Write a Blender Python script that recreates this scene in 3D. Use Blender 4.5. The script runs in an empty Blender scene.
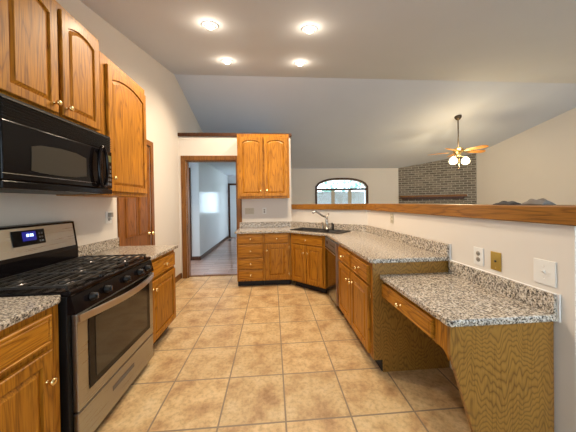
import bpy, bmesh, math, random
from mathutils import Vector, Matrix
from mathutils.geometry import tessellate_polygon
random.seed(7)
PI = math.pi
SC = bpy.context.scene
COL = SC.collection

# ------------------------------------------------------------------ camera
def make_camera():
    f, cx, cy, pitch, roll, yaw, h = 241.045, 289.907, 204.521, .008, -.015, -.072, 1.372
    fw = Vector((-math.sin(yaw), math.cos(yaw), 0)); rt = Vector((math.cos(yaw), math.sin(yaw), 0)); up = Vector((0, 0, 1))
    cp, sp = math.cos(pitch), math.sin(pitch)
    d = fw * cp - up * sp; u = fw * sp + up * cp
    cr, sr = math.cos(roll), math.sin(roll)
    r2 = rt * cr + u * sr; u2 = -rt * sr + u * cr
    cam = bpy.data.cameras.new('camera'); o = bpy.data.objects.new('camera', cam); COL.objects.link(o)
    m = Matrix((r2, u2, -d)).transposed().to_4x4(); m.translation = Vector((0, 0, h))
    o.matrix_world = m
    cam.sensor_fit = 'HORIZONTAL'; cam.sensor_width = 36; cam.lens = 36 * f / 576
    cam.shift_x = (288 - cx) / 576; cam.shift_y = (cy - 216) / 576
    cam.clip_start = .05; cam.clip_end = 200
    SC.camera = o
make_camera()

# ------------------------------------------------------------------ world and exposure
SC.view_settings.view_transform = 'Standard'; SC.view_settings.look = 'None'
SC.view_settings.gamma = 1; SC.view_settings.use_curve_mapping = False
SC.view_settings.exposure = 1.0
w = bpy.data.worlds.new('world'); SC.world = w; w.use_nodes = True
w.node_tree.nodes['Background'].inputs[0].default_value = (.72, .87, 1, 1)
w.node_tree.nodes['Background'].inputs[1].default_value = 2.7

def lamp(name, kind, loc, energy, col, **k):
    l = bpy.data.lights.new(name, kind); l.energy = energy; l.color = col
    for a, b in k.items(): setattr(l, a, b)
    o = bpy.data.objects.new(name, l); COL.objects.link(o); o.location = loc
    return o
CANS = [(-.645, 2.68), (.443, 2.687), (-.655, 3.735), (.46, 3.735)]
YR, ZR = 4.46, 3.69
def zn(y): return ZR + .2146 * (y - YR)           # kitchen side of the vault
def zf(y): return ZR - .299 * (y - YR)     # far side of the vault
CAN_W, CAN_COL = 52, (1, .80, .58)
FAN_W = 30
FAN = (4.47, 5.49, 3.388)
for x, y in CANS:
    o = lamp('can_light', 'SPOT', (x, y, zn(y) - .07), CAN_W, CAN_COL, spot_size=R if (R := math.radians(150)) else 0, spot_blend=.6, shadow_soft_size=.05)
    p = lamp('can_glow', 'POINT', (x, y - .01, zn(y) - .085), 1.3, CAN_COL, shadow_soft_size=.035)

# ------------------------------------------------------------------ materials
def mat(name, col=(.8, .8, .8), rough=.5, metal=0, **k):
    m = bpy.data.materials.new(name); m.use_nodes = True
    b = m.node_tree.nodes['Principled BSDF']
    b.inputs['Base Color'].default_value = (*col, 1); b.inputs['Roughness'].default_value = rough; b.inputs['Metallic'].default_value = metal
    for a, v in k.items(): b.inputs[a].default_value = v
    return m
class N:
    def __init__(s, m): s.t = m.node_tree; s.b = s.t.nodes['Principled BSDF']
    def n(s, typ, ins={}, **props):
        x = s.t.nodes.new(typ)
        for a, v in props.items(): setattr(x, a, v)
        for a, v in ins.items():
            if hasattr(v, 'links') or isinstance(v, bpy.types.NodeSocket): s.t.links.new(v, x.inputs[a])
            else: x.inputs[a].default_value = v
        return x
    def link(s, a, b): s.t.links.new(a, b)
    def ramp(s, fac, stops, interp='LINEAR'):
        x = s.t.nodes.new('ShaderNodeValToRGB'); e = x.color_ramp; e.interpolation = interp
        e.elements[0].position, e.elements[0].color = stops[0][0], (*stops[0][1], 1)
        e.elements[1].position, e.elements[1].color = stops[-1][0], (*stops[-1][1], 1)
        for p, c in stops[1:-1]:
            q = e.elements.new(p); q.color = (*c, 1)
        s.link(fac, x.inputs[0]); return x.outputs[0]
    def mix(s, fac, a, b, mode='MIX'):
        x = s.t.nodes.new('ShaderNodeMix'); x.data_type = 'RGBA'; x.blend_type = mode
        for i, v in ((0, fac), (6, a), (7, b)):
            if isinstance(v, bpy.types.NodeSocket): s.link(v, x.inputs[i])
            else: x.inputs[i].default_value = v if i == 0 else (*v, 1)
        return x.outputs[2]
    def bump(s, h, st, dist=.002):
        x = s.n('ShaderNodeBump', {'Height': h, 'Strength': st, 'Distance': dist}); s.link(x.outputs[0], s.b.inputs['Normal'])

def oak(name, dark, mid, light, axis='z', scale=1.0, rings=13, rough=.43, figure=.6, long_=.8, cross=7.5):
    m = mat(name, mid, rough); n = N(m)
    tc = n.n('ShaderNodeTexCoord'); oi = n.n('ShaderNodeObjectInfo')
    off = n.n('ShaderNodeVectorMath', {0: oi.outputs['Random'], 1: (13.1, 7.7, 5.3)}, operation='MULTIPLY')
    add = n.n('ShaderNodeVectorMath', {0: tc.outputs['Object'], 1: off.outputs[0]}, operation='ADD')
    sc = {'z': (cross, cross, long_), 'x': (long_, cross, cross), 'y': (cross, long_, cross)}[axis]
    s1 = n.n('ShaderNodeVectorMath', {0: add.outputs[0], 1: tuple(v * scale for v in sc)}, operation='MULTIPLY')
    n1 = n.n('ShaderNodeTexNoise', {'Vector': s1.outputs[0], 'Scale': 1.0, 'Detail': 2.5, 'Roughness': .45})
    mu = n.n('ShaderNodeMath', {0: n1.outputs[0], 1: float(rings)}, operation='MULTIPLY')
    fr = n.n('ShaderNodeMath', {0: mu.outputs[0]}, operation='FRACT')
    fine = {'z': (170, 170, 5), 'x': (5, 170, 170), 'y': (170, 5, 170)}[axis]
    s2 = n.n('ShaderNodeVectorMath', {0: add.outputs[0], 1: fine}, operation='MULTIPLY')
    n2 = n.n('ShaderNodeTexNoise', {'Vector': s2.outputs[0], 'Scale': 1.0, 'Detail': 2})
    c = n.ramp(fr.outputs[0], [(0, dark), (.14, mid), (.55, light), (.86, mid), (1, dark)])
    c = n.mix(figure, mid, c)
    pores = n.ramp(n2.outputs[0], [(.36, tuple(v * .55 for v in dark)), (.5, (1, 1, 1))])
    c = n.mix(.42, c, pores, 'MULTIPLY')
    n3 = n.n('ShaderNodeTexNoise', {'Vector': add.outputs[0], 'Scale': 1.7, 'Detail': 1})
    v = n.ramp(n3.outputs[0], [(.3, (.86, .84, .80)), (.7, (1.06, 1.05, 1.02))])
    c = n.mix(1, c, v, 'MULTIPLY')
    n.link(c, n.b.inputs['Base Color']); n.bump(n2.outputs[0], .08)
    n.b.inputs['Specular IOR Level'].default_value = .25; n.b.inputs['Coat Weight'].default_value = .04; n.b.inputs['Coat Roughness'].default_value = .2
    return m
OD, OM, OL = (.18, .063, .005), (.45, .180, .013), (.55, .240, .022)
M = {}
M['oak'] = oak('oak', OD, OM, OL)
M['oak_x'] = oak('oak_x', OD, OM, OL, 'x')
def plywood():
    m = mat('panel', (.36, .18, .04), .4); n = N(m); tc = n.n('ShaderNodeTexCoord'); sx = n.n('ShaderNodeSeparateXYZ', {0: tc.outputs['Object']})
    s1 = n.n('ShaderNodeVectorMath', {0: tc.outputs['Object'], 1: (9, 9, 2.2)}, operation='MULTIPLY')
    a = n.n('ShaderNodeTexNoise', {'Vector': s1.outputs[0], 'Scale': 1.0, 'Detail': 2.5, 'Roughness': .45})
    k = n.n('ShaderNodeMath', {0: a.outputs[0], 1: 15.0}, operation='MULTIPLY')
    z = n.n('ShaderNodeMath', {0: sx.outputs[2], 1: 26.0, 2: k.outputs[0]}, operation='MULTIPLY_ADD'); fr = n.n('ShaderNodeMath', {0: z.outputs[0]}, operation='FRACT')
    c = n.ramp(fr.outputs[0], [(0, (.18, .078, .011)), (.2, (.30, .142, .022)), (.6, (.35, .172, .03)), (.85, (.30, .142, .022)), (1, (.18, .078, .011))])
    s2 = n.n('ShaderNodeVectorMath', {0: tc.outputs['Object'], 1: (150, 150, 6)}, operation='MULTIPLY'); f = n.n('ShaderNodeTexNoise', {'Vector': s2.outputs[0], 'Scale': 1.0, 'Detail': 2})
    n.link(n.mix(.5, c, n.ramp(f.outputs[0], [(.36, (.55, .5, .45)), (.5, (1, 1, 1))]), 'MULTIPLY'), n.b.inputs['Base Color']); return m
M['panel'] = plywood()
M['cap'] = oak('cap', (.15, .055, .008), (.31, .13, .018), (.38, .165, .026), 'y', rings=12)
M['cap_x'] = oak('cap_x', (.15, .055, .008), (.31, .13, .018), (.38, .165, .026), 'x', rings=12)
M['door_oak'] = oak('door_oak', (.11, .035, .005), (.24, .085, .012), (.30, .11, .018))
M['trim_oak'] = oak('trim_oak', (.10, .038, .008), (.22, .092, .022), (.27, .118, .03))
M['dark_trim'] = oak('dark_trim', (.03, .012, .005), (.075, .028, .012), (.10, .04, .016))
M['toe_dark'] = mat('toe', (.012, .010, .009), .7)  # near-black toe kicks and dishwasher kick plate

def granite():
    m = mat('granite', (.6, .5, .4), .16); n = N(m)
    tc = n.n('ShaderNodeTexCoord')
    a = n.n('ShaderNodeTexNoise', {'Vector': tc.outputs['Object'], 'Scale': 105.0, 'Detail': 3, 'Roughness': .62})
    st = n.n('ShaderNodeVectorMath', {0: tc.outputs['Object'], 1: (1, 1.7, 1)}, operation='MULTIPLY')
    b = n.n('ShaderNodeTexNoise', {'Vector': st.outputs[0], 'Scale': 48.0, 'Detail': 2, 'Roughness': .5})
    v = n.n('ShaderNodeTexVoronoi', {'Vector': tc.outputs['Object'], 'Scale': 120.0})
    c = n.ramp(a.outputs[0], [(0, (.012, .012, .014)), (.35, (.03, .029, .03)), (.40, (.15, .135, .115)), (.45, (.36, .31, .25)), (.53, (.58, .51, .42)), (.62, (.74, .70, .63)), (1, (.85, .83, .78))])
    d = n.ramp(b.outputs[0], [(.38, (.30, .28, .27)), (.50, (1, 1, 1)), (.62, (1, .95, .86))])
    c = n.mix(.75, c, d, 'MULTIPLY')
    sp = n.ramp(v.outputs['Color'], [(0, (.35, .33, .32)), (.12, (.8, .78, .75)), (.25, (1, 1, 1))])
    c = n.mix(.6, c, sp, 'MULTIPLY')
    n.link(c, n.b.inputs['Base Color']); return m
M['granite'] = granite()

def tile():
    m = mat('tile', (.5, .35, .2), .42); n = N(m)
    tc = n.n('ShaderNodeTexCoord')
    mp = n.n('ShaderNodeVectorMath', {0: tc.outputs['Object'], 1: (-.066 + 4.19 + .0035, -1.502 + 4.19 + .0035, 0)}, operation='ADD')
    br = n.n('ShaderNodeTexBrick', {'Vector': mp.outputs[0], 'Color1': (.93, .93, .93, 1), 'Color2': (1.05, 1.04, 1.02, 1), 'Mortar': (0, 0, 0, 1), 'Scale': 1.0,
             'Mortar Size': .006, 'Mortar Smooth': .3, 'Bias': 0.0, 'Brick Width': .419, 'Row Height': .419}, offset=0.0)
    a = n.n('ShaderNodeTexNoise', {'Vector': tc.outputs['Object'], 'Scale': 5.0, 'Detail': 6, 'Roughness': .62})
    b = n.n('ShaderNodeTexNoise', {'Vector': tc.outputs['Object'], 'Scale': 38.0, 'Detail': 4, 'Roughness': .6})
    c = n.ramp(a.outputs[0], [(.30, (.38, .22, .10)), (.42, (.54, .35, .17)), (.54, (.66, .475, .245)), (.7, (.72, .55, .32))])
    d = n.ramp(b.outputs[0], [(.34, (.74, .70, .66)), (.55, (1.04, 1.03, 1.0))])
    c = n.mix(.8, c, d, 'MULTIPLY'); c = n.mix(1, c, br.outputs['Color'], 'MULTIPLY')
    c = n.mix(br.outputs['Fac'], c, (.27, .195, .125))
    n.link(c, n.b.inputs['Base Color'])
    iv = n.n('ShaderNodeMath', {0: 1.0, 1: br.outputs['Fac']}, operation='SUBTRACT')
    ad = n.n('ShaderNodeMath', {0: b.outputs[0], 1: .25, 2: iv.outputs[0]}, operation='MULTIPLY_ADD')
    n.bump(ad.outputs[0], .35, .004); return m
M['tile'] = tile()

def planks():
    m = mat('planks', (.2, .12, .08), .25); n = N(m)
    tc = n.n('ShaderNodeTexCoord')
    br = n.n('ShaderNodeTexBrick', {'Vector': tc.outputs['Object'], 'Color1': (.34, .21, .165, 1), 'Color2': (.45, .29, .23, 1), 'Mortar': (.14, .09, .07, 1), 'Scale': 1.0,
             'Mortar Size': .002, 'Brick Width': .9, 'Row Height': .085}, offset=.5)
    n.link(br.outputs['Color'], n.b.inputs['Base Color']); return m
M['planks'] = planks()

def brick():
    m = mat('brick', (.3, .25, .2), .85); n = N(m)
    tc = n.n('ShaderNodeTexCoord'); sx = n.n('ShaderNodeSeparateXYZ', {0: tc.outputs['Object']})
    cb = n.n('ShaderNodeCombineXYZ', {0: sx.outputs[0], 1: sx.outputs[2], 2: 0.0})
    br = n.n('ShaderNodeTexBrick', {'Vector': cb.outputs[0], 'Color1': (.14, .12, .095, 1), 'Color2': (.29, .25, .20, 1), 'Mortar': (.40, .37, .32, 1), 'Scale': 1.0,
             'Mortar Size': .010, 'Mortar Smooth': .2, 'Bias': -.3, 'Brick Width': .215, 'Row Height': .075}, offset=.5)
    a = n.n('ShaderNodeTexNoise', {'Vector': cb.outputs[0], 'Scale': 30.0, 'Detail': 4})
    d = n.ramp(a.outputs[0], [(.35, (.75, .73, .70)), (.6, (1.1, 1.1, 1.08))])
    n.link(n.mix(1, br.outputs['Color'], d, 'MULTIPLY'), n.b.inputs['Base Color'])
    n.bump(br.outputs['Fac'], -.5, .01); return m
M['brick'] = brick()

def paint(name, col, rough=.85, sc=160, st=.05):
    m = mat(name, col, rough); n = N(m); tc = n.n('ShaderNodeTexCoord')
    a = n.n('ShaderNodeTexNoise', {'Vector': tc.outputs['Object'], 'Scale': float(sc), 'Detail': 2}); n.bump(a.outputs[0], st, .003)
    b = n.n('ShaderNodeTexNoise', {'Vector': tc.outputs['Object'], 'Scale': 1.3, 'Detail': 2})
    c = n.ramp(b.outputs[0], [(.3, tuple(v * .97 for v in col)), (.7, col)]); n.link(c, n.b.inputs['Base Color'])
    return m
M['wall'] = paint('wall', (.74, .69, .62))
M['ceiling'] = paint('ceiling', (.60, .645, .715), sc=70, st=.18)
M['hall'] = paint('hall', (.66, .68, .70), rough=.17, sc=12, st=.03)
M['white'] = mat('white', (.80, .79, .75), .4)
M['caulk'] = mat('caulk', (.82, .81, .78), .5)
M['almond'] = mat('almond', (.55, .49, .36), .4)
M['socket'] = mat('socket', (.30, .27, .22), .5)
M['dark_slot'] = mat('slot', (.03, .03, .03), .5)
M['brass_plate'] = mat('brass_plate', (.60, .40, .09), .33, .75)
M['brass'] = mat('brass', (.86, .64, .30), .25, 1)
M['dw_steel'] = mat('dw_steel', (.22, .21, .20), .16, 1)
M['steel'] = mat('steel', (.66, .65, .63), .30, 1)
def brushed():
    m = mat('brushed', (.40, .395, .38), .33, 1); n = N(m); tc = n.n('ShaderNodeTexCoord')
    s = n.n('ShaderNodeVectorMath', {0: tc.outputs['Object'], 1: (3, 3, 260)}, operation='MULTIPLY')
    a = n.n('ShaderNodeTexNoise', {'Vector': s.outputs[0], 'Scale': 1.0, 'Detail': 2}); r = n.ramp(a.outputs[0], [(.3, (.26, .26, .26)), (.7, (.42, .42, .42))])
    n.link(r, n.b.inputs['Roughness']); return m
M['brushed'] = brushed()
M['black'] = mat('black', (.006, .005, .006), .14, **{'Specular IOR Level': .2})
M['black_matte'] = mat('black_matte', (.009, .0085, .0085), .45, **{'Specular IOR Level': .3})
M['iron'] = mat('iron', (.022, .021, .020), .42)
M['oven_glass'] = mat('oven_glass', (.035, .028, .020), .08)
M['mw_glass'] = mat('mw_glass', (.042, .038, .030), .3, **{'Specular IOR Level': .25})
M['slat'] = mat('slat', (.03, .03, .03), .25)
M['panel_grey'] = mat('panel_grey', (.10, .10, .10), .3)
M['vent_steel'] = mat('vent_steel', (.35, .34, .34), .25, .9)
M['sink'] = mat('sink', (.009, .009, .010), .5, **{'Specular IOR Level': .3})
M['chrome'] = mat('chrome', (.50, .47, .42), .2, 1)
M['cloth'] = paint('cloth', (.20, .175, .15), .9, 90, .6)
M['dark_cloth'] = paint('dark_cloth', (.065, .062, .06), .9, 90, .6)
M['tree'] = paint('tree', (.30, .46, .42), .9, 8, .6)
M['grass'] = paint('grass', (.25, .34, .16), .9, 20, .4)
M['shade'] = mat('shade', (.74, .80, .84), .8)
M['blade'] = oak('blade', (.35, .14, .03), (.62, .28, .06), (.72, .36, .10), 'x', rings=8)
M['bronze'] = mat('bronze', (.10, .075, .05), .35, .7)
def emit(name, col, st):
    m = mat(name, (0, 0, 0), .5); b = m.node_tree.nodes['Principled BSDF']
    b.inputs['Emission Color'].default_value = (*col, 1); b.inputs['Emission Strength'].default_value = st; return m
M['bulb'] = emit('bulb', (1, .86, .62), 9)
M['globe'] = emit('globe', (1, .84, .52), 3.6)
M['digits'] = emit('digits', (.35, .5, 1), 3.0)
M['lcd'] = emit('lcd', (.01, .02, .5), .22)
M['green_lcd'] = emit('green_lcd', (.20, .17, .03), .35)
def glass():
    m = bpy.data.materials.new('glass'); m.use_nodes = True; t = m.node_tree; t.nodes.clear()
    o = t.nodes.new('ShaderNodeOutputMaterial'); mx = t.nodes.new('ShaderNodeMixShader'); tr = t.nodes.new('ShaderNodeBsdfTransparent'); gl = t.nodes.new('ShaderNodeBsdfGlossy')
    fr = t.nodes.new('ShaderNodeFresnel'); fr.inputs[0].default_value = 1.3; gl.inputs['Roughness'].default_value = .02
    tr.inputs[0].default_value = (.95, .98, .99, 1)
    t.links.new(fr.outputs[0], mx.inputs[0]); t.links.new(tr.outputs[0], mx.inputs[1]); t.links.new(gl.outputs[0], mx.inputs[2]); t.links.new(mx.outputs[0], o.inputs[0])
    return m
M['glass'] = glass()

# ------------------------------------------------------------------ mesh helpers
class B:
    """collects shapes in a bmesh and links them as one mesh object"""
    def __init__(s): s.bm = bmesh.new()
    def box(s, x0, x1, y0, y1, z0, z1):
        v = [s.bm.verts.new((x, y, z)) for x in (x0, x1) for y in (y0, y1) for z in (z0, z1)]
        for f in ((0, 1, 3, 2), (4, 6, 7, 5), (0, 4, 5, 1), (2, 3, 7, 6), (0, 2, 6, 4), (1, 5, 7, 3)): s.bm.faces.new([v[i] for i in f])
        return s
    def prism(s, outer, fn0, fn1, holes=()):
        loops = [list(outer)] + [list(h) for h in holes]
        tris = tessellate_polygon([[Vector((p[0], p[1], 0)) for p in l] for l in loops])
        flat = [p for l in loops for p in l]
        a = [s.bm.verts.new(fn0(*p)) for p in flat]; b = [s.bm.verts.new(fn1(*p)) for p in flat]
        for t in tris:
            try: s.bm.faces.new([a[i] for i in t]); s.bm.faces.new([b[i] for i in reversed(t)])
            except ValueError: pass
        k = 0
        for l in loops:
            n = len(l)
            for i in range(n):
                j = (i + 1) % n; s.bm.faces.new((a[k + i], a[k + j], b[k + j], b[k + i]))
            k += n
        return s
    def pz(s, outer, z0, z1, holes=()): return s.prism(outer, lambda x, y: (x, y, z0), lambda x, y: (x, y, z1), holes)
    def py(s, outer, y0, y1, holes=()): return s.prism(outer, lambda x, z: (x, y0, z), lambda x, z: (x, y1, z), holes)
    def px(s, outer, x0, x1, holes=()): return s.prism(outer, lambda y, z: (x0, y, z), lambda y, z: (x1, y, z), holes)
    def lathe(s, prof, origin, axis=(0, 0, 1), n=20):
        ax = Vector(axis).normalized(); q = Vector((0, 0, 1)).rotation_difference(ax); o = Vector(origin); rings = []
        for r, h in prof:
            if r < 1e-5: rings.append([s.bm.verts.new(o + q @ Vector((0, 0, h)))])
            else: rings.append([s.bm.verts.new(o + q @ Vector((r * math.cos(2 * PI * i / n), r * math.sin(2 * PI * i / n), h))) for i in range(n)])
        for a, b in zip(rings, rings[1:]):
            for i in range(n):
                j = (i + 1) % n
                if len(a) == 1 and len(b) == 1: continue
                if len(a) == 1: f = s.bm.faces.new((a[0], b[i], b[j]))
                elif len(b) == 1: f = s.bm.faces.new((a[i], a[j], b[0]))
                else: f = s.bm.faces.new((a[i], a[j], b[j], b[i]))
                f.smooth = True
        return s
    def tube(s, pts, r, n=10, closed=False):
        P = [Vector(p) for p in pts]; m = len(P); rad = r if isinstance(r, (list, tuple)) else [r] * m; rings = []
        prev = None
        for i in range(m):
            a = P[i - 1] if (i or closed) else P[i]; b = P[(i + 1) % m] if (i < m - 1 or closed) else P[i]
            t = (b - a).normalized()
            if prev is None:
                side = t.cross(Vector((0, 0, 1)));
                if side.length < .1: side = t.cross(Vector((0, 1, 0)))
            else: side = prev - t * prev.dot(t)
            side.normalize(); prev = side; up = t.cross(side)
            rings.append([s.bm.verts.new(P[i] + rad[i] * (side * math.cos(2 * PI * k / n) + up * math.sin(2 * PI * k / n))) for k in range(n)])
        rr = rings + ([rings[0]] if closed else [])
        for a, b in zip(rr, rr[1:]):
            for k in range(n):
                f = s.bm.faces.new((a[k], a[(k + 1) % n], b[(k + 1) % n], b[k])); f.smooth = True
        if not closed:
            s.bm.faces.new(rings[0]); s.bm.faces.new(list(reversed(rings[-1])))
        return s
    def panel(s, x0, x1, z0, z1, y, t, fw, rise=0, groove=.012, raise_in=.030, n=14):
        """raised panel door slab: front at y - t, back at y"""
        def loop(ix, yy, full=False):
            a, b, lo, hi = x0 + ix, x1 - ix, z0 + ix, z1 - ix
            pts = [(a, lo), (b, lo)]
            for i in range(n + 1):
                u = 1 - 2 * i / n
                zz = hi if full else hi - rise * abs(u) ** 2.1
                pts.append(((a + b) / 2 + u * (b - a) / 2, zz))
            return [s.bm.verts.new((px, yy, pz)) for px, pz in pts]
        L = [loop(0, y, True), loop(0, y - t + .004, True), loop(.004, y - t, True), loop(fw, y - t), loop(fw + .003, y - t + groove), loop(fw + .008, y - t + groove), loop(fw + raise_in, y - t + .001)]
        for a, b in zip(L, L[1:]):
            for i in range(len(a)):
                j = (i + 1) % len(a); s.bm.faces.new((a[i], a[j], b[j], b[i]))
        s.bm.faces.new(list(reversed(L[0]))); s.bm.faces.new(L[-1])
        return s
    def sphere(s, c, r, sub=3, sc=(1, 1, 1)):
        g = bmesh.ops.create_icosphere(s.bm, subdivisions=sub, radius=r, matrix=Matrix.Translation(Vector(c)) @ Matrix.Diagonal((*sc, 1)))
        for v in g['verts']:
            for f in v.link_faces: f.smooth = True
        return s
    def obj(s, name, m, parent=None, bevel=0, **k):
        bmesh.ops.recalc_face_normals(s.bm, faces=s.bm.faces[:])
        me = bpy.data.meshes.new(name); s.bm.to_mesh(me); s.bm.free(); me.materials.append(M[m] if isinstance(m, str) else m)
        o = bpy.data.objects.new(name, me); COL.objects.link(o)
        if parent: o.parent = parent
        if bevel:
            b = o.modifiers.new('bevel', 'BEVEL'); b.width = bevel; b.segments = 2; b.limit_method = 'ANGLE'; b.angle_limit = math.radians(40)
        for a, v in k.items(): o[a] = v
        return o
def thing(name, label, cat, loc=(0, 0, 0), rz=0, group=None):
    o = bpy.data.objects.new(name, None); COL.objects.link(o); o.location = loc; o.rotation_euler = (0, 0, math.radians(rz))
    o.empty_display_size = .1; o['label'] = label; o['category'] = cat
    if group: o['group'] = group
    return o
def tag(o, label, cat, group=None):
    o['label'] = label; o['category'] = cat
    if group: o['group'] = group
    return o
def struct(o): o['kind'] = 'structure'; return o
def copy_tree(o, parent=None):
    c = o.copy(); COL.objects.link(c)
    if parent: c.parent = parent
    for ch in list(o.children): copy_tree(ch, c)
    return c

# ------------------------------------------------------------------ room shell
XL, XW, YB = -1.716, 1.432, 4.59
FP0, FP1 = (4.48, 8.3), (6.52, 7.24)
RW0 = (6.52 + .263 * 8.44, -1.2)
# floors
struct(B().pz([(-1.84, -1.2), (9.5, -1.2), (9.5, 8.42), (.24, 8.42), (.24, 4.72), (-1.84, 4.72)], -.06, 0).obj('floor', 'tile'))
struct(B().pz([(-3.3, 4.72), (.24, 4.72), (.24, 10.0), (-3.3, 10.0)], -.06, 0.0).obj('floor', 'planks'))
struct(B().box(-1.6, -.6, 4.66, 4.73, 0.001, .010).obj('trim_1', 'trim_oak', bevel=.004))
# left wall with the opening of the panelled door
struct(B().px([(-1.2, 0), (2.87, 0), (2.87, 2.19), (3.53, 2.19), (3.53, 0), (YB + .12, 0), (YB + .12, 2.63), (7.9, 2.63), (7.9, zf(7.9)), (YR, ZR), (-1.2, zn(-1.2))], XL - .12, XL).obj('wall_left', 'wall'))
# back wall with the hall doorway, plant ledge cap on top
struct(B().py([(XL, 0), (-1.59, 0), (-1.59, 2.18), (-.66, 2.18), (-.66, 0), (.36, 0), (.36, 2.62), (XL, 2.62)], YB, YB + .12).obj('wall_back', 'wall'))
struct(B().box(XL, .38, YB - .03, YB + .15, 2.622, 2.685).obj('trim_2', 'dark_trim', bevel=.006))
# hall
struct(B().box(.24, .36, YB + .12, 8.3, 0, 2.62).obj('wall_hall_right', 'wall'))
struct(B().py([(-3.3, 0), (-2.95, 0), (-2.95, 2.16), (-2.085, 2.16), (-2.085, 0), (-1.79, 0), (-1.79, 2.5), (-3.3, 2.5)], 6.05, 6.17).obj('wall_hall_front', 'hall'))
struct(B().box(-1.91, -1.79, 6.171, 9.9, 0, 2.5).obj('wall_hall_left', 'hall'))
struct(B().py([(-1.91, 0), (.36, 0), (.36, 2.5), (-1.91, 2.5)], 9.9, 10.02, holes=[[(-1.36, .98), (-.62, .98), (-.62, 1.86), (-1.36, 1.86)]]).obj('wall_hall_far', 'hall'))
struct(B().px([(YB + .12, 0), (6.42, 0), (6.42, 2.5), (YB + .12, 2.5)], -3.42, -3.3, holes=[[(4.9, .2), (6.0, .2), (6.0, 2.2), (4.9, 2.2)]]).obj('wall_hall_outer', 'hall'))
struct(B().box(-3.3, -1.84, YB + .0, YB + .12, 0, 2.5).obj('wall_hall_near', 'hall'))
struct(B().box(-3.4, .36, YB + .121, 10.0, 2.5, 2.615).obj('ceiling', 'ceiling'))
# far wall of the great room with the arched window opening
WX0, WX1, WS, WR = 1.53, 3.33, 1.89, 2.165     # window opening, spring and crown heights
def arch(x0, x1, zs, zc, n=20):
    out = []
    for i in range(n + 1):
        u = -1 + 2 * i / n
        out.append(((x0 + x1) / 2 + u * (x1 - x0) / 2, zs + (zc - zs) * (1 - abs(u) ** 2.6) ** .62))
    return out
hole = [(WX0, .85)] + arch(WX0, WX1, WS, WR) + [(WX1, .85)]
struct(B().py([(.24, 0), (4.6, 0), (4.6, 2.545), (.24, 2.545)], 8.3, 8.42, holes=[hole]).obj('wall_far', 'wall'))
# right wall of the great room
d = Vector((FP1[0] - RW0[0], FP1[1] - RW0[1])); Ld = d.length; d.normalize(); nrm = Vector((d.y, -d.x))
def rw(s_, off): return (RW0[0] + d.x * s_ + nrm.x * off, RW0[1] + d.y * s_ + nrm.y * off)
s46 = (YR - RW0[1]) / d.y
prof = [(0, 0), (Ld + .2, 0), (Ld + .2, zf(FP1[1] + .2 * d.y)), (s46, ZR), (0, zn(-1.2))]
struct(B().prism(prof, lambda s_, z: (*rw(s_, 0), z), lambda s_, z: (*rw(s_, .12), z)).obj('wall_right', 'wall'))
rear_hole = [(-1.5, .85), (8.2, .85), (8.2, 2.2), (-1.5, 2.2)]
struct(B().py([(XL - .12, 0), (RW0[0], 0), (RW0[0], zn(-1.2)), (XL - .12, zn(-1.2))], -1.32, -1.2, holes=[rear_hole]).obj('wall_rear_added', 'wall'))  # unseen wall behind the camera, put in to hold back low daylight
t = thing('window_rear_added', '', '', (-1.5, -1.3, 0)); del t['label']; del t['category']; t['kind'] = 'structure'  # unseen rear window, added as the daylight opening behind the camera
B().py([(.001, .851), (9.699, .851), (9.699, 2.199), (.001, 2.199)], .01, .06, holes=[[(.05 + i * 1.61, .90), (1.60 + i * 1.61, .90), (1.60 + i * 1.61, 2.15), (.05 + i * 1.61, 2.15)] for i in range(6)]).obj('window_frame', 'white', t)
B().box(.02, 9.68, .03, .035, .87, 2.18).obj('pane', 'glass', t)
# vaulted ceiling, two planes
def xr(y): return RW0[0] + d.x / d.y * (y - RW0[1]) + .2
def slab(pts, zfn): return B().prism(pts, lambda x, y: (x, y, zfn(y)), lambda x, y: (x, y, zfn(y) + .1))
struct(slab([(XL - .12, -1.2), (xr(-1.2), -1.2), (xr(YR), YR), (XL - .12, YR)], zn).obj('ceiling', 'ceiling'))
struct(slab([(XL - .12, YR), (xr(YR), YR), (xr(8.42), 8.42), (XL - .12, 8.42)], zf).obj('ceiling', 'ceiling'))
# half wall round the kitchen
HW = [(.36, YB), (XW, 3.564), (XW, 1.045), (XW + .12, 1.045), (XW + .12, 3.62), (.36, YB + .17)]
struct(B().pz(HW, 0, 1.243).obj('wall_half', 'wall'))
struct(B().pz([(XW - .03, 1.0), (XW + .16, 1.0), (XW + .16, 3.635), (XW - .03, 3.552)], 1.243, 1.337).obj('trim_3', 'cap', bevel=.006))
struct(B().pz([(.362, YB - .045), (XW - .031, 3.552), (XW + .159, 3.636), (.362, YB + .215)], 1.243, 1.337).obj('trim_4', 'cap_x', bevel=.006))
# baseboards
struct(B().box(XL, XL + .014, 3.62, YB - .001, 0, .10).obj('baseboard_left', 'trim_oak', bevel=.004))
struct(B().box(XL + .016, -1.69, YB - .014, YB - .001, 0, .10).obj('baseboard_back', 'trim_oak', bevel=.004))
struct(B().box(-1.789, -1.775, 6.036, 9.89, 0, .09).obj('baseboard_hall', 'dark_trim'))
struct(B().box(-1.98, -1.79, 6.035, 6.049, 0, .09).obj('baseboard_hall_front', 'dark_trim'))
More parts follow.
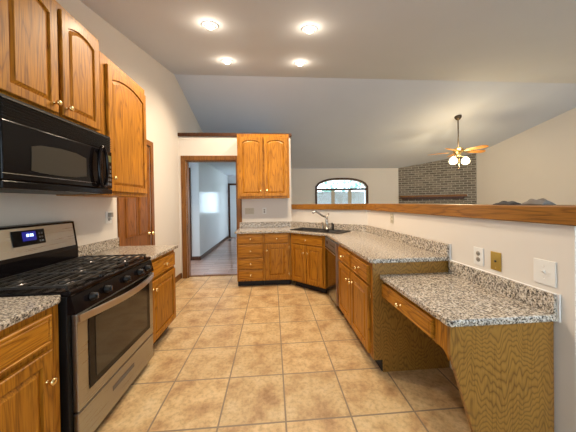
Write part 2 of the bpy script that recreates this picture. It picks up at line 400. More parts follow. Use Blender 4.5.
# doorway casing
def casing(name, plane, a0, a1, z1, wdt, t, face, mname, lining=0):
    """U-shaped casing; plane 'y' faces -Y at face, plane 'x' faces +X at face"""
    b = B()
    out = [(a0 - wdt, 0), (a0, 0), (a0, z1), (a1, z1), (a1, 0), (a1 + wdt, 0), (a1 + wdt, z1 + wdt), (a0 - wdt, z1 + wdt)]
    if plane == 'y': b.py(out, face - t, face)
    else: b.px(out, face, face + t)
    if lining:
        e = .018; li = [(a0, 0), (a0 + e, 0), (a0 + e, z1 - e), (a1 - e, z1 - e), (a1 - e, 0), (a1, 0), (a1, z1), (a0, z1)]
        if plane == 'y': b.py(li, face + .001, face + lining)
        else: b.px(li, face - lining, face - .001)
    return struct(b.obj(name, mname, bevel=.004))
casing('trim_5', 'y', -1.59, -.66, 2.18, .085, .02, YB, 'trim_oak', .12)
casing('trim_6', 'x', 2.87, 3.53, 2.19, .075, .02, XL, 'door_oak')
casing('trim_7', 'y', -2.95, -2.085, 2.16, .10, .02, 6.05, 'dark_trim', .1)
# far hall closet door at the end of the hall
dr = struct(B().box(-1.70, -1.46, 9.86, 9.895, .01, 2.1).obj('door_1', 'hall'))
struct(B().py([(-1.775, 0), (-1.70, 0), (-1.70, 2.1), (-1.46, 2.1), (-1.46, 0), (-1.40, 0), (-1.40, 2.18), (-1.775, 2.18)], 9.86, 9.898).obj('trim_8', 'dark_trim'))
# panelled door in the left wall
dl = thing('door_2', '', '', (XL - .001, 2.875, 0), 90); del dl['label']; del dl['category']; dl['kind'] = 'structure'
B().box(0, .65, 0, .034, .012, 2.185).obj('door_slab', 'door_oak', dl)
for a0, a1 in ((.07, .30), (.35, .58)):
    for z0, z1, rs in ((.12, .82, 0), (.98, 2.08, .03)):
        B().panel(a0, a1, z0, z1, -.0005, .008, .004, rs, .006, .04).obj('panel', 'door_oak', dl)
hd = B().lathe([(.026, 0), (.026, .006), (.011, .012), (.010, .035), (.024, .042), (.027, .055), (.018, .068), (0, .07)], (.605, -.001, .975), (0, -1, 0)).obj('door_handle', 'brass', dl)
for z in (.25, 1.05, 1.95): B().lathe([(.006, 0), (.006, .09)], (-.0, -.006, z), n=8).obj('hinge', 'brass', dl)
# arched window
wn = thing('window_1', '', '', (0, 8.3, 0)); del wn['label']; del wn['category']; wn['kind'] = 'structure'
inner = [(WX0 + .012, .86)] + arch(WX0 + .012, WX1 - .012, WS, WR - .012) + [(WX1 - .012, .86)]
outer = [(WX0 - .045, .79)] + arch(WX0 - .045, WX1 + .045, WS + .02, WR + .045) + [(WX1 + .045, .79)]
B().py(outer, -.025, -.001, holes=[inner]).obj('window_casing', 'dark_trim', wn)
B().box(WX0 + .002, WX1 - .002, .005, .05, 1.775, 1.845).obj('transom_bar', 'dark_trim', wn)
B().py([(WX0 + .003, .853)] + arch(WX0 + .003, WX1 - .003, WS, WR - .003) + [(WX1 - .003, .853)], .03, .07, holes=[[(WX0 + .04, .89)] + arch(WX0 + .04, WX1 - .04, WS, WR - .04) + [(WX1 - .04, .89)]]).obj('window_frame', 'white', wn)
for xm in (WX0 + .60, WX0 + 1.20): B().box(xm - .06, xm + .06, .051, .075, .9, 1.774).obj('mullion', 'almond', wn)
B().py([(WX0 + .004, .854)] + arch(WX0 + .004, WX1 - .004, WS, WR - .004) + [(WX1 - .004, .854)], .080, .084).obj('pane', 'glass', wn)
for k, (a, b_) in enumerate(((WX0 + .05, WX0 + .555), (WX0 + .645, WX0 + 1.155), (WX0 + 1.245, WX1 - .05))):
    bl = B()
    for i in range(22): bl.box(a, b_, .098 - .006, .098 + .006, .9 + i * .038, .9 + i * .038 + .0362)
    bl.obj('blind', 'shade', wn)
# unseen hall windows: far one sized to its reflection, outer one added for daylight
for nm, loc, rz, wd, z0, z1 in (('window_2', (-1.36, 9.9, 0), 0, .74, .98, 1.86), ('window_hall_added', (-3.3, 4.9, 0), 90, 1.1, .2, 2.2)):
    t = thing(nm, '', '', loc, rz); del t['label']; del t['category']; t['kind'] = 'structure'
    B().py([(.001, z0 + .001), (wd - .001, z0 + .001), (wd - .001, z1 - .001), (.001, z1 - .001)], .03, .08, holes=[[(.03, z0 + .03), (wd - .03, z0 + .03), (wd - .03, z1 - .03), (.03, z1 - .03)]]).obj('window_frame', 'white', t)
    B().box(.025, wd - .025, .05, .055, z0 + .025, z1 - .025).obj('pane', 'glass', t)
# outdoors
struct(B().box(-12, 16, 10.1, 40, -.4, -.3).obj('ground', 'grass'))

t = thing('garden_tree', 'leafy green tree outside, seen through the arched window', 'tree', (5.4, 19, -.3))
B().tube([(0, 0, 0), (.1, 0, 1.2), (0, 0, 2.2)], [.2, .16, .12], 8).obj('trunk', 'dark_trim', t)
b = B(); rr = random.Random(4)
for i in range(170):
    a, e, q = rr.uniform(0, 6.28), rr.uniform(-1, 1), rr.uniform(.6, 1) ; c = math.sqrt(1 - e * e)
    b.sphere((2.2 * q * c * math.cos(a), 1.3 * q * c * math.sin(a), 3.4 + 1.6 * q * e), rr.uniform(.06, .17), 1)
b.obj('crown', 'tree', t)

# ------------------------------------------------------------------ cabinetry
def knob(parent, x, y, z):
    return B().lathe([(.010, 0), (.007, .006), (.007, .013), (.015, .019), (.018, .026), (.015, .033), (.007, .036), (0, .0365)], (x, y, z), (0, -1, 0), 16).obj('knob', 'brass', parent)
def hinge(parent, x, y, z):
    B().box(x - .006, x + .006, y - .006, y, z, z + .045).obj('hinge', 'brass', parent, bevel=.002)
def carcass(t, wdt, dep, z0, z1, open_top=False, left='oak'):
    """face frame in front, box behind"""
    b = B()
    b.box(0, wdt, .0, .02, z0, z1)
    b.box(0, .018, .02, dep, z0, z1); b.box(wdt - .018, wdt, .02, dep, z0, z1); b.box(.018, wdt - .018, .02, dep, z0, z0 + .018)
    b.box(.018, wdt - .018, dep - .01, dep, z0 + .018, z1)
    if not open_top: b.box(.018, wdt - .018, .02, dep - .01, z1 - .018, z1)
    return b.obj('body', 'oak', t)
def door(t, x0, x1, z0, z1, kx, kz, rise=0, fw=.055, hinge_side=None):
    dd = B().panel(x0, x1, z0, z1, -.004, .021, fw, rise).obj('door', 'oak', t)
    if kx is not None: knob(dd, kx, -.025, kz)
    if hinge_side is not None:
        for z in (z0 + .05, z1 - .09): hinge(dd, hinge_side, -.001, z)
    return dd
def drawer(t, x0, x1, z0, z1, kn=True):
    dd = B().panel(x0, x1, z0, z1, -.004, .021, .012, 0, .004, .012).obj('drawer', 'oak_x', t)
    if kn: knob(dd, (x0 + x1) / 2, -.025, (z0 + z1) / 2)
    return dd
def toe(t, x0, x1, y0, y1): return B().box(x0, x1, y0, y1, 0, .099).obj('toe_kick', 'toe_dark', t)
XF = -1.106
# left wall base cabinets
t = thing('base_cabinet', 'oak base cabinet at the left edge of the view, nearer side of the range', 'cabinet', (XF, .55, 0), 90)
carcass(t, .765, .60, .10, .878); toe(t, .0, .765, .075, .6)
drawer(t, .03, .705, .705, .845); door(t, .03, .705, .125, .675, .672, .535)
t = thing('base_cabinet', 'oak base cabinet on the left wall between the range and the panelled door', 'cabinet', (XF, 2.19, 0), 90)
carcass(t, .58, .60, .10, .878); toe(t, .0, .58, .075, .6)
drawer(t, .03, .55, .705, .845); door(t, .03, .55, .125, .675, .065, .60)
# left worktops
def slabtop(name, pts, z0, z1, label, holes=()):
    return tag(B().pz(pts, z0, z1, holes).obj(name, 'granite', bevel=.006), label, 'countertop')
ct = slabtop('countertop', [(XL + .002, .5), (-1.088, .5), (-1.08, .52), (-1.08, 1.295), (-1.10, 1.327), (XL + .002, 1.322)], .8795, .914, 'granite countertop corner at the left edge, in front of the range')
B().box(XL + .002, XL + .024, .5, 1.32, .9142, 1.015).obj('backsplash', 'granite', ct, bevel=.003)
ct = slabtop('countertop', [(XL + .002, 2.182), (-1.072, 2.182), (-1.072, 2.81), (-1.085, 2.82), (XL + .002, 2.82)], .8795, .914, 'small granite countertop between the black range top and the panelled door')
B().box(XL + .002, XL + .024, 2.182, 2.785, .9142, 1.015).obj('backsplash', 'granite', ct, bevel=.003)

# left wall upper cabinets
def upper(label, loc, rz, wdt, z0, z1, doors, dep=.33, zt=.05, zb=.035):
    t = thing('wall_cabinet', label, 'cabinet', loc, rz)
    carcass(t, wdt, dep, z0, z1)
    for a, b_, kx, kz in doors: door(t, a, b_, z0 + zb, z1 - zt, kx, kz, rise=.012 + .07 * (b_ - a), fw=.052)
    return t
upper('tall two-door oak wall cabinet mounted directly above the black microwave', (-1.364, 1.26, 0), 90, .78, 1.925, 2.688, [(.035, .375, .345, 2.015), (.405, .745, .435, 2.015)], .349, zt=.045)
upper('single-door oak wall cabinet right of the microwave, over the small counter', (-1.364, 2.045, 0), 90, .68, 1.455, 2.612, [(.055, .655, .085, 1.60)], .349, zt=.07)
upper('two-door oak wall cabinet on the back wall right of the doorway', (-.60, 4.255, 0), 0, .905, 1.454, 2.578, [(.035, .44, .40, 1.585), (.465, .87, .505, 1.585)], .333, zt=.055)

# back wall base cabinets
YF = 3.965
t = thing('drawer_cabinet', 'four-drawer oak base cabinet beside the hall doorway', 'cabinet', (-.59, YF, 0), 0)
carcass(t, .435, .61, .10, .878); toe(t, 0, .435, .075, .6)
for z0, z1 in ((.72, .855), (.49, .70), (.305, .47), (.125, .285)): drawer(t, .025, .42, z0, z1)
t = thing('base_cabinet', 'narrow oak base cabinet with one door and drawer, left of the sink cabinet', 'cabinet', (-.153, YF, 0), 0)
carcass(t, .44, .61, .10, .878); toe(t, 0, .44, .075, .6)
drawer(t, .02, .405, .72, .855); door(t, .02, .405, .125, .70, .05, .60, fw=.062, hinge_side=.41)
# corner sink cabinet at 45 degrees
t = thing('sink_cabinet', 'angled oak corner cabinet with two doors under the black sink', 'cabinet', (.291, 3.937, 0), -45)
WD = .655
b = B(); b.box(0, WD, 0, .02, .10, .878); b.box(.005, .023, .021, .42, .10, .65); b.box(WD - .023, WD - .005, .021, .33, .10, .65); b.box(.023, WD - .023, .021, .33, .10, .118)
b.obj('body', 'oak', t); toe(t, .03, WD - .035, .075, .1)
dd = B().panel(.03, WD - .03, .72, .85, -.001, .02, .012, 0, .003, .010).obj('drawer', 'oak_x', t); knob(dd, WD / 2, -.021, .785)
door(t, .03, WD / 2 - .006, .13, .70, WD / 2 - .04, .585); door(t, WD / 2 + .006, WD - .03, .13, .70, WD / 2 + .04, .585)
# dishwasher
t = thing('dishwasher', 'stainless steel dishwasher between the angled sink cabinet and right base cabinet', 'dishwasher', (.765, 3.452, 0), -90)
DWW = .605
B().box(0, DWW, .03, .58, .10, .872).obj('body', 'black_matte', t)
dwd = B().box(.005, DWW - .006, -.012, .029, .115, .735).obj('door', 'dw_steel', t, bevel=.004)
B().box(DWW - .0055, DWW - .001, -.016, .029, .115, .868).obj('door_edge', 'steel', dwd)
cp_ = B().box(.005, DWW - .006, -.012, .029, .74, .868).obj('control_panel', 'panel_grey', t, bevel=.004)
B().box(.10, .16, -.0145, -.0125, .79, .83).obj('badge', 'black', cp_)
B().box(.30, .52, -.0145, -.0125, .800, .812).obj('button_strip', 'dark_slot', cp_)
B().box(.03, DWW - .04, -.018, -.0125, .715, .727).obj('handle', 'steel', dwd, bevel=.002)
B().box(0.005, DWW, .06, .08, 0, .099).obj('kick_plate', 'toe_dark', t)
# right base cabinet
t = thing('base_cabinet', 'oak base cabinet with two drawers and two doors, left of the desk nook', 'cabinet', (.79, 2.84, 0), -90)
RWd = .965
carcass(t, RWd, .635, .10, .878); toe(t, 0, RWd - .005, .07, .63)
drawer(t, .045, .465, .70, .845); drawer(t, .495, .92, .70, .845)
door(t, .045, .472, .125, .675, .43, .575, fw=.06); door(t, .484, .92, .125, .675, .525, .575, fw=.06, hinge_side=.928)
B().px([(0, .10), (.075, .10), (.075, 0), (.638, 0), (.638, .878), (0, .878)], RWd + .001, RWd + .008).obj('side_panel', 'panel', t)

# main L-shaped worktop with sink cut-out
S2 = 2 ** -.5
def dg(u, v): return ((u + v) * S2, (v - u) * S2)
SK = (-2.66, -1.72, 3.045, 3.43)
sink_hole = [dg(SK[0] + .015, SK[2] + .015), dg(SK[1] - .015, SK[2] + .015), dg(SK[1] - .015, SK[3] - .015), dg(SK[0] + .015, SK[3] - .015)]
top = [(-.62, 3.945), (-.605, 3.93), (.24, 3.93), (.763, 3.407), (.763, 1.87), (.785, 1.85), (1.428, 1.85), (1.428, 3.562), (.356, YB - .003), (-.62, YB - .003)]
ct = slabtop('countertop', top, .8795, .914, 'long L-shaped granite countertop holding the black sink', [sink_hole])
B().pz([(-.62, YB - .003), (-.62, YB - .025), (.347, YB - .025), (1.406, 3.553), (1.406, 1.852), (1.428, 1.852), (1.428, 3.562), (.356, YB - .003)], .9142, 1.015).obj('backsplash', 'granite', ct, bevel=.003)
B().box(1.422, 1.430, 1.843, 1.8515, .88, 1.02).obj('caulk_edge', 'caulk', ct)

# sink
t = thing('kitchen_sink', 'black double-bowl sink set in the corner of the granite countertop', 'sink', (0, 0, 0), -45)
# thing-local x = u, y = v
u0, u1, v0, v1 = SK
mid = u0 + .55
bowls = [(u0 + .045, mid - .02, v0 + .04, v1 - .06), (mid + .02, u1 - .10, v0 + .04, v1 - .06)]
def rrect(x0, x1, y0, y1, r=.03, n=5):
    out = []
    for cx, cy, a in ((x1 - r, y1 - r, 0), (x0 + r, y1 - r, 90), (x0 + r, y0 + r, 180), (x1 - r, y0 + r, 270)):
        for i in range(n + 1):
            q = math.radians(a + 90 * i / n); out.append((cx + r * math.cos(q), cy + r * math.sin(q)))
    return out
B().pz(rrect(u0, u1, v0, v1), .9145, .924, [rrect(*bw) for bw in bowls]).obj('rim', 'sink', t, bevel=.003)
for bw in bowls:
    b = B(); rim = rrect(*bw, r=.03); k = len(rim); cx, cy = (bw[0] + bw[1]) / 2, (bw[2] + bw[3]) / 2
    L = []
    for s_, z in ((1, .918), (.97, .80), (.90, .755), (.3, .745), (.12, .742)): L.append([b.bm.verts.new((cx + (x - cx) * s_, cy + (y - cy) * s_, z)) for x, y in rim])
    for a, c in zip(L, L[1:]):
        for i in range(k): b.bm.faces.new((a[i], a[(i + 1) % k], c[(i + 1) % k], c[i])).smooth = True
    b.bm.faces.new(L[-1]); bo = b.obj('bowl', 'sink', t)
    so = bo.modifiers.new('solid', 'SOLIDIFY'); so.thickness = .004; so.offset = 0
    B().lathe([(.04, 0), (.038, .004), (.012, .005), (0, .002)], (cx, cy, .748)).obj('drain', 'chrome', bo)
# faucet set, on the rear deck
FX, FY = .893, 3.935
t = thing('faucet', 'brushed nickel faucet with high swept spout behind the black sink', 'faucet', (FX, FY, .925), 0)
B().lathe([(.034, 0), (.034, .008), (.025, .014), (.024, .12), (.026, .15), (.019, .175), (.015, .215), (0, .22)], (0, 0, 0)).obj('base', 'chrome', t)
sp_ = B().tube([(0, 0, .19), (-.03, -.005, .205), (-.08, -.01, .225), (-.13, -.015, .262), (-.175, -.02, .29), (-.205, -.025, .296), (-.228, -.028, .283), (-.235, -.03, .262)], [.016, .016, .015, .014, .015, .017, .018, .019], 12).obj('spout', 'chrome', t)
B().tube([(0, 0, .205), (.012, .0, .225), (.035, .002, .255)], [.016, .013, .010], 10).obj('lever', 'chrome', t)
o = B().lathe([(.027, 0), (.027, .006), (.023, .010), (.023, .105), (.018, .112), (0, .114)], (0, 0, 0)).obj('side_sprayer', 'chrome'); o.location = (FX - .072, FY + .03, .925)
tag(o, 'short nickel side sprayer standing left of the faucet', 'sprayer')
t = thing('soap_dispenser', 'black soap dispenser standing right of the faucet', 'soap dispenser', (FX + .077, FY - .085, .925))
B().lathe([(.024, 0), (.024, .005), (.021, .009), (.021, .09), (0, .092)], (0, 0, 0)).obj('body', 'black_matte', t)
B().tube([(0, 0, .085), (0, 0, .105), (-.018, -.018, .107), (-.032, -.032, .098)], .006, 8).obj('pump', 'black_matte', t)

# ------------------------------------------------------------------ desk nook
ZD = .787
top = [(.845, 1.872), (.845, 1.125), (.862, 1.107), (1.428, 1.107), (1.428, 1.866), (.845, 1.866)][1:]
ct = tag(B().pz(top, ZD - .035, ZD).obj('desktop', 'granite', bevel=.006), 'lower granite desktop at the right, below the wall plates', 'countertop')
B().box(1.406, 1.428, 1.112, 1.842, ZD + .0002, ZD + .10).obj('backsplash', 'granite', ct, bevel=.003)
B().box(1.420, 1.4300, 1.100, 1.1115, ZD - .035, ZD + .105).obj('caulk_edge', 'caulk', ct)
B().box(1.418, 1.4305, 1.112, 1.842, ZD + .1002, ZD + .104).obj('caulk_bead', 'caulk', ct)
t = thing('built_in_desk', 'built-in oak desk base with one drawer and angled end panel', 'desk', (.87, 1.866, 0), -90)
# local x goes toward the camera (0 at the base cabinet), local y goes to the wall
B().box(.0, .72, .006, .022, .60, .75).obj('apron', 'oak_x', t)
dd = B().panel(.015, .615, .617, .722, .002, .02, .012, 0, .003, .010).obj('drawer', 'oak_x', t); knob(dd, .29, -.016, .662)
cb = [(.625, .60), (.65, .606), (.68, .604), (.705, .590), (.722, .565), (.722, .75), (.625, .75)]
B().prism(cb, lambda x, z: (x, -.001, z), lambda x, z: (x, .0055, z)).obj('corbel', 'oak', t)
B().box(.03, .58, .023, .45, .615, .705).obj('drawer_box', 'oak', t)
B().px([(-.008, .75), (-.008, .62), (.005, .57), (.175, 0), (.545, 0), (.545, .75)], .7235, .745).obj('side_panel', 'panel', t)

# ------------------------------------------------------------------ range
t = thing('gas_range', 'stainless steel and black gas range against the left wall', 'stove', (-1.08, 1.335, 0), 90)
SW = .838
B().box(0, SW, .0, .60, .05, .895).obj('body', 'black_matte', t, bevel=.004)
B().box(.0, SW, -.02, .60, .8955, .922).obj('cooktop', 'black', t, bevel=.006)
for x in (.04, SW - .06):
    for y in (.05, .54): B().lathe([(.018, 0), (.018, .02), (.012, .0495)], (x, y, 0), n=12).obj('foot', 'black_matte', t)
# control panel, sloped, with knobs
cpn = B().px([(-.020, .893), (-.042, .80), (-.001, .80), (-.001, .893)], .002, SW - .002).obj('control_panel', 'black', t)
for i, x in enumerate((.13, .25, SW / 2 + .03, SW - .215, SW - .10)):
    k_ = B().lathe([(.023, 0), (.023, .008), (.019, .012), (.018, .026), (0, .028)], (x, -.034, .848), (0, -1, .2), 18).obj('control_knob', 'black_matte', cpn)
    B().box(x - .003, x + .003, -.070, -.060, .838, .868).obj('pointer', 'vent_steel', k_)
# oven door
od = B().py([(.024, .265), (SW - .004, .265), (SW - .004, .79), (.024, .79)], -.030, -.001).obj('oven_door', 'brushed', t, bevel=.005)
B().box(.10, SW - .065, -.034, -.0305, .335, .785).obj('oven_window', 'black', od, bevel=.004)
B().box(.15, SW - .115, -.0365, -.0345, .375, .72).obj('window_glass', 'oven_glass', od)
pts = [(.03, -.031, .765), (.03, -.05, .765)] + [(.03 + (SW - .06) * i / 14, -.055 - .045 * math.sin(PI * i / 14), .765) for i in range(15)] + [(SW - .03, -.05, .765), (SW - .03, -.031, .765)]
b = B()
hp = [(.030 + (SW - .042) * i / 16, -.045 - .065 * math.sin(PI * i / 16)) for i in range(17)]
b.pz(hp + [(x, y + .014) for x, y in reversed(hp)], .748, .788)
b.obj('handle', 'steel', od, bevel=.004)
for x in (.034, SW - .046): B().box(x, x + .03, -.045, -.0305, .75, .786).obj('handle_bracket', 'brushed', od, bevel=.003)
sd = B().box(.024, SW - .004, -.028, -.001, .058, .255).obj('storage_drawer', 'brushed', t, bevel=.005)
B().pz([(.30, -.030), (.54, -.030), (.54, -.0285), (.30, -.0285)], .165, .195).obj('pull_recess', 'panel_grey', sd)
# grates
for gx0, gx1 in ((.02, .285), (.29, .548), (.553, SW - .02)):
    b = B(); y0, y1, z = .01, .52, .95
    b.box(gx0, gx1, y0, y0 + .012, z - .012, z); b.box(gx0, gx1, y1 - .012, y1, z - .012, z)
    b.box(gx0, gx0 + .012, y0 + .012, y1 - .012, z - .012, z); b.box(gx1 - .012, gx1, y0 + .012, y1 - .012, z - .012, z)
    for k in range(1, 8):
        yy = y0 + (y1 - y0) * k / 8; b.box(gx0 + .012, gx1 - .012, yy - .005, yy + .005, z - .010, z + .002)
    xm = (gx0 + gx1) / 2; b.box(xm - .005, xm + .005, y0 + .012, y1 - .012, z - .016, z - .0105)
    for x in (gx0 + .001, gx1 - .013):
        for y in (y0 + .001, y1 - .013): b.box(x, x + .012, y, y + .012, .9225, z - .012)
    b.obj('grate', 'iron', t, bevel=.002)
for x, y in ((.15, .14), (.15, .39), (.42, .265), (.69, .14), (.69, .39)):
    bo = B().lathe([(.055, 0), (.055, .006), (.036, .008), (.036, .014), (0, .015)], (x, y, .9225), n=20).obj('burner', 'vent_steel', t)
    B().lathe([(.03, 0), (.03, .006), (0, .007)], (x, y, .938), n=20).obj('burner_cap', 'iron', bo)
# backguard
bg = B().px([(.530, .923), (.530, 1.03), (.560, 1.245), (.595, 1.252), (.632, 1.245), (.632, .923)], .0, SW - .055).obj('backguard', 'black', t, bevel=.006)
def bgf(x0, x1, z0, z1, off, th):
    def y(z): return .530 + (z - 1.03) * (.030 / .215) - off
    return B().prism([(x0, z0), (x1, z0), (x1, z1), (x0, z1)], lambda x, z: (x, y(z), z), lambda x, z: (x, y(z) - th, z))
fc = bgf(.012, SW - .085, 1.055, 1.232, .001, .004).obj('steel_face', 'brushed', bg)
dp = bgf(.285, .50, 1.115, 1.215, .006, .004).obj('display_panel', 'black', bg)
bgf(.345, .435, 1.145, 1.205, .0105, .002).obj('screen', 'lcd', dp)
seg = {'1': 'bc', '2': 'abged', '5': 'afgcd', '0': 'abcdef'}
b = B()
def segdig(b, ch, x, z, wd, hh):
    th = .003
    S = {'a': (0, hh - th, wd, hh), 'd': (0, 0, wd, th), 'g': (0, hh / 2 - th / 2, wd, hh / 2 + th / 2), 'b': (wd - th, hh / 2, wd, hh), 'c': (wd - th, 0, wd, hh / 2), 'f': (0, hh / 2, th, hh), 'e': (0, 0, th, hh / 2)}
    def y(zz): return .530 + (zz - 1.03) * (.030 / .215) - .0132
    for c in seg[ch]:
        a0, c0, a1, c1 = S[c]
        b.prism([(x + a0, z + c0), (x + a1, z + c0), (x + a1, z + c1), (x + a0, z + c1)], lambda p, q: (p, y(q), q), lambda p, q: (p, y(q) - .001, q))
for i, ch in enumerate('1205'): segdig(b, ch, .365 + i * .013 + (.003 if i > 1 else 0), 1.172, .0085, .018)
b.obj('clock_digits', 'digits', dp)
for i in range(3):
    for j in range(2): bgf(.455 + j * .018, .467 + j * .018, 1.13 + i * .025, 1.142 + i * .025, .0105, .001).obj('touch_button', 'panel_grey', dp)

# ------------------------------------------------------------------ microwave
MX, MW = -1.30, .80
t = thing('microwave', 'black over-the-range microwave with oval handle under the wall cabinet', 'microwave', (MX, 1.25, 0), 90)
B().box(0, MW, .02, .41, 1.462, 1.922).obj('body', 'black_matte', t, bevel=.004)
md = B().box(.002, .703, -.012, .019, 1.505, 1.798).obj('door', 'black', t, bevel=.005)
# gently bowed front window
b = B()
b.py([(.14, 1.565), (.145, 1.695), (.20, 1.712), (.32, 1.722), (.44, 1.718), (.525, 1.700), (.525, 1.575), (.44, 1.56), (.32, 1.555), (.2, 1.558)], -.0145, -.0125)
b.obj('window', 'mw_glass', md)
ring = [(.655 + .045 * math.cos(a) , -.030 - .022 * abs(math.sin(a)) ** .5 * 0 - .01, 1.660 + .150 * math.sin(a)) for a in [2 * PI * i / 32 for i in range(32)]]
B().tube(ring, .011, 10, closed=True).obj('handle', 'black', md)
for z in (1.78, 1.545): B().box(.645, .665, -.035, -.011, z - .008, z + .008).obj('handle_bracket', 'black', md)
pn = B().box(.706, MW - .002, -.012, .019, 1.505, 1.798).obj('control_panel', 'black', t, bevel=.005)
B().box(.722, .785, -.014, -.0125, 1.715, 1.765).obj('display', 'green_lcd', pn)
for i in range(5):
    for j in range(3): B().box(.722 + j * .023, .738 + j * .023, -.0135, -.0125, 1.53 + i * .034, 1.55 + i * .034).obj('button', 'panel_grey', pn, bevel=.001)
B().box(.002, MW - .002, -.010, .019, 1.462, 1.500).obj('lower_rail', 'black', t, bevel=.003)
gr = B().box(.002, MW - .002, -.002, .019, 1.802, 1.921).obj('vent_grille', 'black_matte', t)
b = B()
for i in range(7): b.px([(-.012, 1.812 + i * .0145), (-.003, 1.818 + i * .0145), (-.003, 1.823 + i * .0145), (-.014, 1.8155 + i * .0145)], .01, MW - .01)
b.obj('louvre', 'slat', gr)
B().box(.0, .62, -.0125, -.0120, 1.5355, 1.5385).obj('trim_line', 'vent_steel', md)

# ------------------------------------------------------------------ wall plates and outlets
def plate(name, label, cat, loc, rz, wdt, hh, m, kind):
    t = thing(name, label, cat, loc, rz)
    B().box(-wdt / 2, wdt / 2, -.006, -.0005, -hh / 2, hh / 2).obj('plate', m, t, bevel=.002)
    if kind == 'outlet':
        for z in (-.021, .021):
            s_ = B().lathe([(.016, 0), (.016, .002), (0, .0022)], (0, -.006, z), (0, -1, 0), 16).obj('socket', 'socket' if m == 'white' else m, t)
            for x in (-.006, .006): B().box(x - .0012, x + .0012, -.0088, -.0083, z - .004, z + .006).obj('slot', 'dark_slot', s_)
    elif kind == 'jack':
        B().lathe([(.007, 0), (.007, .004), (0, .004)], (0, -.006, 0), (0, -1, 0), 12).obj('jack', 'dark_slot', t)
        for z in (-.042, .042): B().lathe([(.003, 0), (.002, .0012), (0, .0015)], (0, -.006, z), (0, -1, 0), 8).obj('screw', 'brass', t)
    else:
        n = kind; st = .046
        for i in range(n):
            x = (i - (n - 1) / 2) * st
            B().box(x - .005, x + .005, -.0075, -.0055, -.012, .012).obj('switch_surround', m, t)
            B().prism([(-.007, -.004), (-.018, .006), (-.016, .011), (-.007, .006)], lambda y, z, x=x: (x - .004, y, z), lambda y, z, x=x: (x + .004, y, z)).obj('toggle', m, t)
            for z in (-.03, .03): B().lathe([(.003, 0), (.002, .0012), (0, .0015)], (x, -.006, z), (0, -1, 0), 8).obj('screw', 'vent_steel', t)
    return t
plate('wall_outlet', 'white double outlet above the desk, leftmost of the three desk plates', 'outlet', (XW, 1.581, .978), -90, .078, .122, 'white', 'outlet')
plate('cable_plate', 'brass-coloured wall plate with a small round jack above the desk', 'wall plate', (XW, 1.450, .975), -90, .072, .118, 'brass_plate', 'jack')
plate('light_switch', 'white switch plate near the right end of the desk wall', 'light switch', (XW, 1.172, .984), -90, .105, .130, 'white', 1)
plate('wall_outlet', 'almond outlet under the oak ledge above the long right-hand counter', 'outlet', (XW, 2.80, 1.165), -90, .072, .117, 'almond', 'outlet')
plate('light_switch', 'wide almond switch plate on the back wall under the wall cabinet', 'light switch', (-.435, YB, 1.222), 0, .165, .118, 'almond', 3)
plate('wall_outlet', 'white outlet on the back wall, right of the almond switch plate', 'outlet', (-.155, YB, 1.222), 0, .075, .117, 'white', 'outlet')
plate('wall_outlet', 'white outlet with plugged-in night light on the wall above the small left counter', 'outlet', (XL, 2.655, 1.245), 90, .095, .125, 'white', 'outlet')
t = thing('night_light', 'small pale plug-in night light in the left wall outlet', 'night light', (XL + .0088, 2.655, 1.245), 90)
B().box(-.025, .02, -.030, -.002, .005, .05).obj('housing', 'socket', t, bevel=.004); B().sphere((0, -.016, -.012), .014, 2, (1, .8, 1.3)).obj('bulb', 'white', t)
# floor register in the hall
t = thing('floor_register', 'small dark floor vent at the far end of the hall', 'vent', (-1.62, 9.2, .001))
B().box(-.06, .06, -.15, .15, 0, .006).obj('frame', 'bronze', t)
b = B(); [b.box(-.045, .045, -.135 + i * .03, -.12 + i * .03, .0062, .009) for i in range(9)]; b.obj('grille', 'dark_slot', t)

# ------------------------------------------------------------------ recessed lights
names = ['recessed ceiling spotlight nearest the wall cabinets, front left of four', 'recessed ceiling spotlight front right of the four', 'recessed ceiling spotlight back left of the four', 'recessed ceiling spotlight back right of the four']
for i, (x, y) in enumerate(CANS):
    t = thing('ceiling_spotlight', names[i], 'ceiling light', (x, y, zn(y)), 0, 'recessed kitchen spotlights')
    ax = (0, .2146, -1)
    B().lathe([(.092, 0.001), (.090, .006), (.070, .012), (.066, .002)], (0, 0, 0), ax, 28).obj('trim_ring', 'ceiling', t)
    B().lathe([(.066, .001), (.060, .018), (.045, .024)], (0, 0, 0), ax, 28).obj('eyeball', 'white', t)
    B().lathe([(.041, .012), (.039, .024), (.028, .034), (0, .040)], (0, 0, 0), ax, 24).obj('bulb', 'bulb', t)

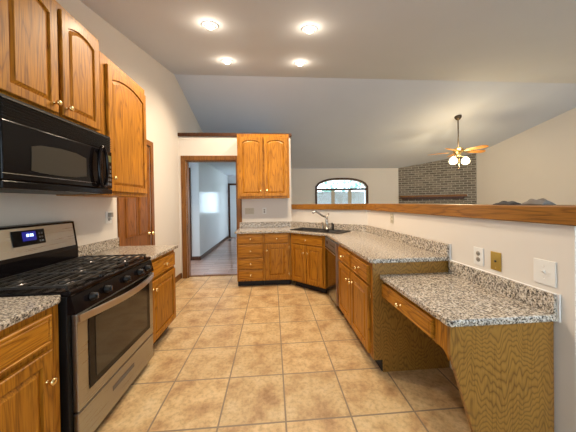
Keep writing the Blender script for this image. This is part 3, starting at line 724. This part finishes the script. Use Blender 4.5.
# ------------------------------------------------------------------ ceiling fan
fx, fy, fz = FAN
t = thing('ceiling_fan', 'brass ceiling fan with oak blades and two lit globes', 'ceiling fan', (fx, fy, fz))
B().lathe([(0, .03), (.075, .0), (.075, -.04), (.045, -.085), (.02, -.10)], (0, 0, 0), (0, 0, 1), 24).obj('canopy', 'bronze', t)
B().lathe([(.013, -.08), (.013, -.76)], (0, 0, 0), (0, 0, 1), 12).obj('downrod', 'bronze', t)
B().lathe([(.013, -.74), (.05, -.76), (.10, -.78), (.115, -.82), (.10, -.87), (.06, -.90), (.05, -.93), (.055, -.96), (0, -.97)], (0, 0, 0), (0, 0, 1), 28).obj('motor', 'brass', t)
for k in range(5):
    a = math.radians(-3 + 72 * k); m_ = Matrix.Rotation(a, 4, 'Z') @ Matrix.Rotation(math.radians(-13), 4, 'X')
    def tr(x, y, z, m_=m_): v = m_ @ Vector((x, y, z)); return (v.x, v.y, v.z - .855)
    outl = [(.20, -.045), (.30, -.06), (.50, -.072), (.59, -.07), (.635, -.045), (.65, 0), (.635, .045), (.59, .07), (.50, .072), (.30, .06), (.20, .045)]
    bl = B().prism(outl, lambda x, y: tr(x, y, -.004), lambda x, y: tr(x, y, .004)).obj('blade', 'blade', t)
    B().prism([(.09, -.02), (.17, -.012), (.26, -.04), (.28, 0), (.26, .04), (.17, .012), (.09, .02)], lambda x, y: tr(x, y, -.010), lambda x, y: tr(x, y, -.0045)).obj('blade_bracket', 'brass', bl)
for k, (dx, dy) in enumerate(((-.155, -.03), (.155, -.03))):
    g = B().tube([(0, 0, -.95), (dx * .5, dy * .5, -.965), (dx, dy, -.985)], .011, 8).obj('lamp_arm', 'brass', t)
    gg = B().lathe([(.028, 0), (.045, -.02), (.075, -.05), (.088, -.10), (.08, -.145), (.05, -.17), (0, -.18)], (dx, dy, -.985), (0, 0, 1), 24).obj('globe', 'globe', g)
    lamp('fan_bulb', 'POINT', (fx + dx, fy + dy - .0, fz - 1.23), FAN_W / 2, (1, .78, .46), shadow_soft_size=.08)
B().tube([(.0, -.02, -.97), (.0, -.02, -1.26)], .004, 6).obj('pull_chain', 'brass', t)
lamp('ceiling_glow_fill', 'POINT', (fx - .1, fy - .2, fz - .70), 11, (1, .78, .46), shadow_soft_size=.1)  # added lamp without a fixture, for the warm glow on the ceiling

# ------------------------------------------------------------------ corner fireplace
fd = Vector((FP1[0] - FP0[0], FP1[1] - FP0[1])); FL = fd.length; ang = math.degrees(math.atan2(fd.y, fd.x))
t = thing('fireplace', 'corner brick chimney wall with an oak mantel shelf', 'fireplace', (FP0[0], FP0[1], 0), ang)
# in local coordinates x runs along the face; the top follows the ceiling slope
def ztop(x): return zf(FP0[1] + fd.y / FL * x) - .004
B().prism([(0.01, 0), (FL * .35, 0), (FL * .35, .75), (FL * .68, .75), (FL * .68, 0), (FL - .02, 0), (FL - .02, ztop(FL - .02)), (.01, ztop(.01))], lambda x, z: (x, 0, z), lambda x, z: (x, .10, z - (0 if z < 1 else .05))).obj('brick_face', 'brick', t)
B().box(FL * .35, FL * .68, .09, .099, 0, .75).obj('firebox', 'black_matte', t)
mt = B().box(.06, FL - .30, -.15, -.001, 1.49, 1.555).obj('mantel_shelf', 'trim_oak', t, bevel=.006)
B().box(.12, FL - .36, -.10, -.001, 1.415, 1.489).obj('mantel_moulding', 'dark_trim', mt, bevel=.008)

# ------------------------------------------------------------------ crumpled cloth on the ledge
def lumpy(name, m, label, c, sx, sy, sz, seed):
    rnd = random.Random(seed); ph = [rnd.uniform(0, 6) for _ in range(6)]; b = B(); nx, ny = 28, 16; g = []
    for i in range(nx + 1):
        row = []
        for j in range(ny + 1):
            u, v = -1 + 2 * i / nx, -1 + 2 * j / ny
            e = max(0, 1 - u * u) ** .5 * max(0, 1 - v * v) ** .5
            hgt = sz * e * (.8 + .18 * math.sin(5 * v + ph[0]) * math.cos(4 * u + ph[1]) + .08 * math.sin(11 * u + ph[2]))
            row.append(b.bm.verts.new((sx * u * (1 + .04 * math.sin(6 * v + ph[3])), sy * v, hgt)))
        g.append(row)
    for i in range(nx):
        for j in range(ny): b.bm.faces.new((g[i][j], g[i + 1][j], g[i + 1][j + 1], g[i][j + 1])).smooth = True
    rim = [g[i][0] for i in range(nx + 1)] + [g[nx][j] for j in range(1, ny + 1)] + [g[i][ny] for i in range(nx - 1, -1, -1)] + [g[0][j] for j in range(ny - 1, 0, -1)]
    b.bm.faces.new(rim)
    o = b.obj(name, m); o.location = c; return tag(o, label, 'cloth')
lumpy('folded_cloth', 'cloth', 'grey humped bundle of cloth on the oak ledge, right of the darker one', (1.515, 1.275, 1.3375), .045, .062, .042, 3)
lumpy('folded_cloth', 'dark_cloth', 'low dark bundle of cloth on the oak ledge, left of the grey one', (1.515, 1.455, 1.3375), .045, .065, .026, 5)
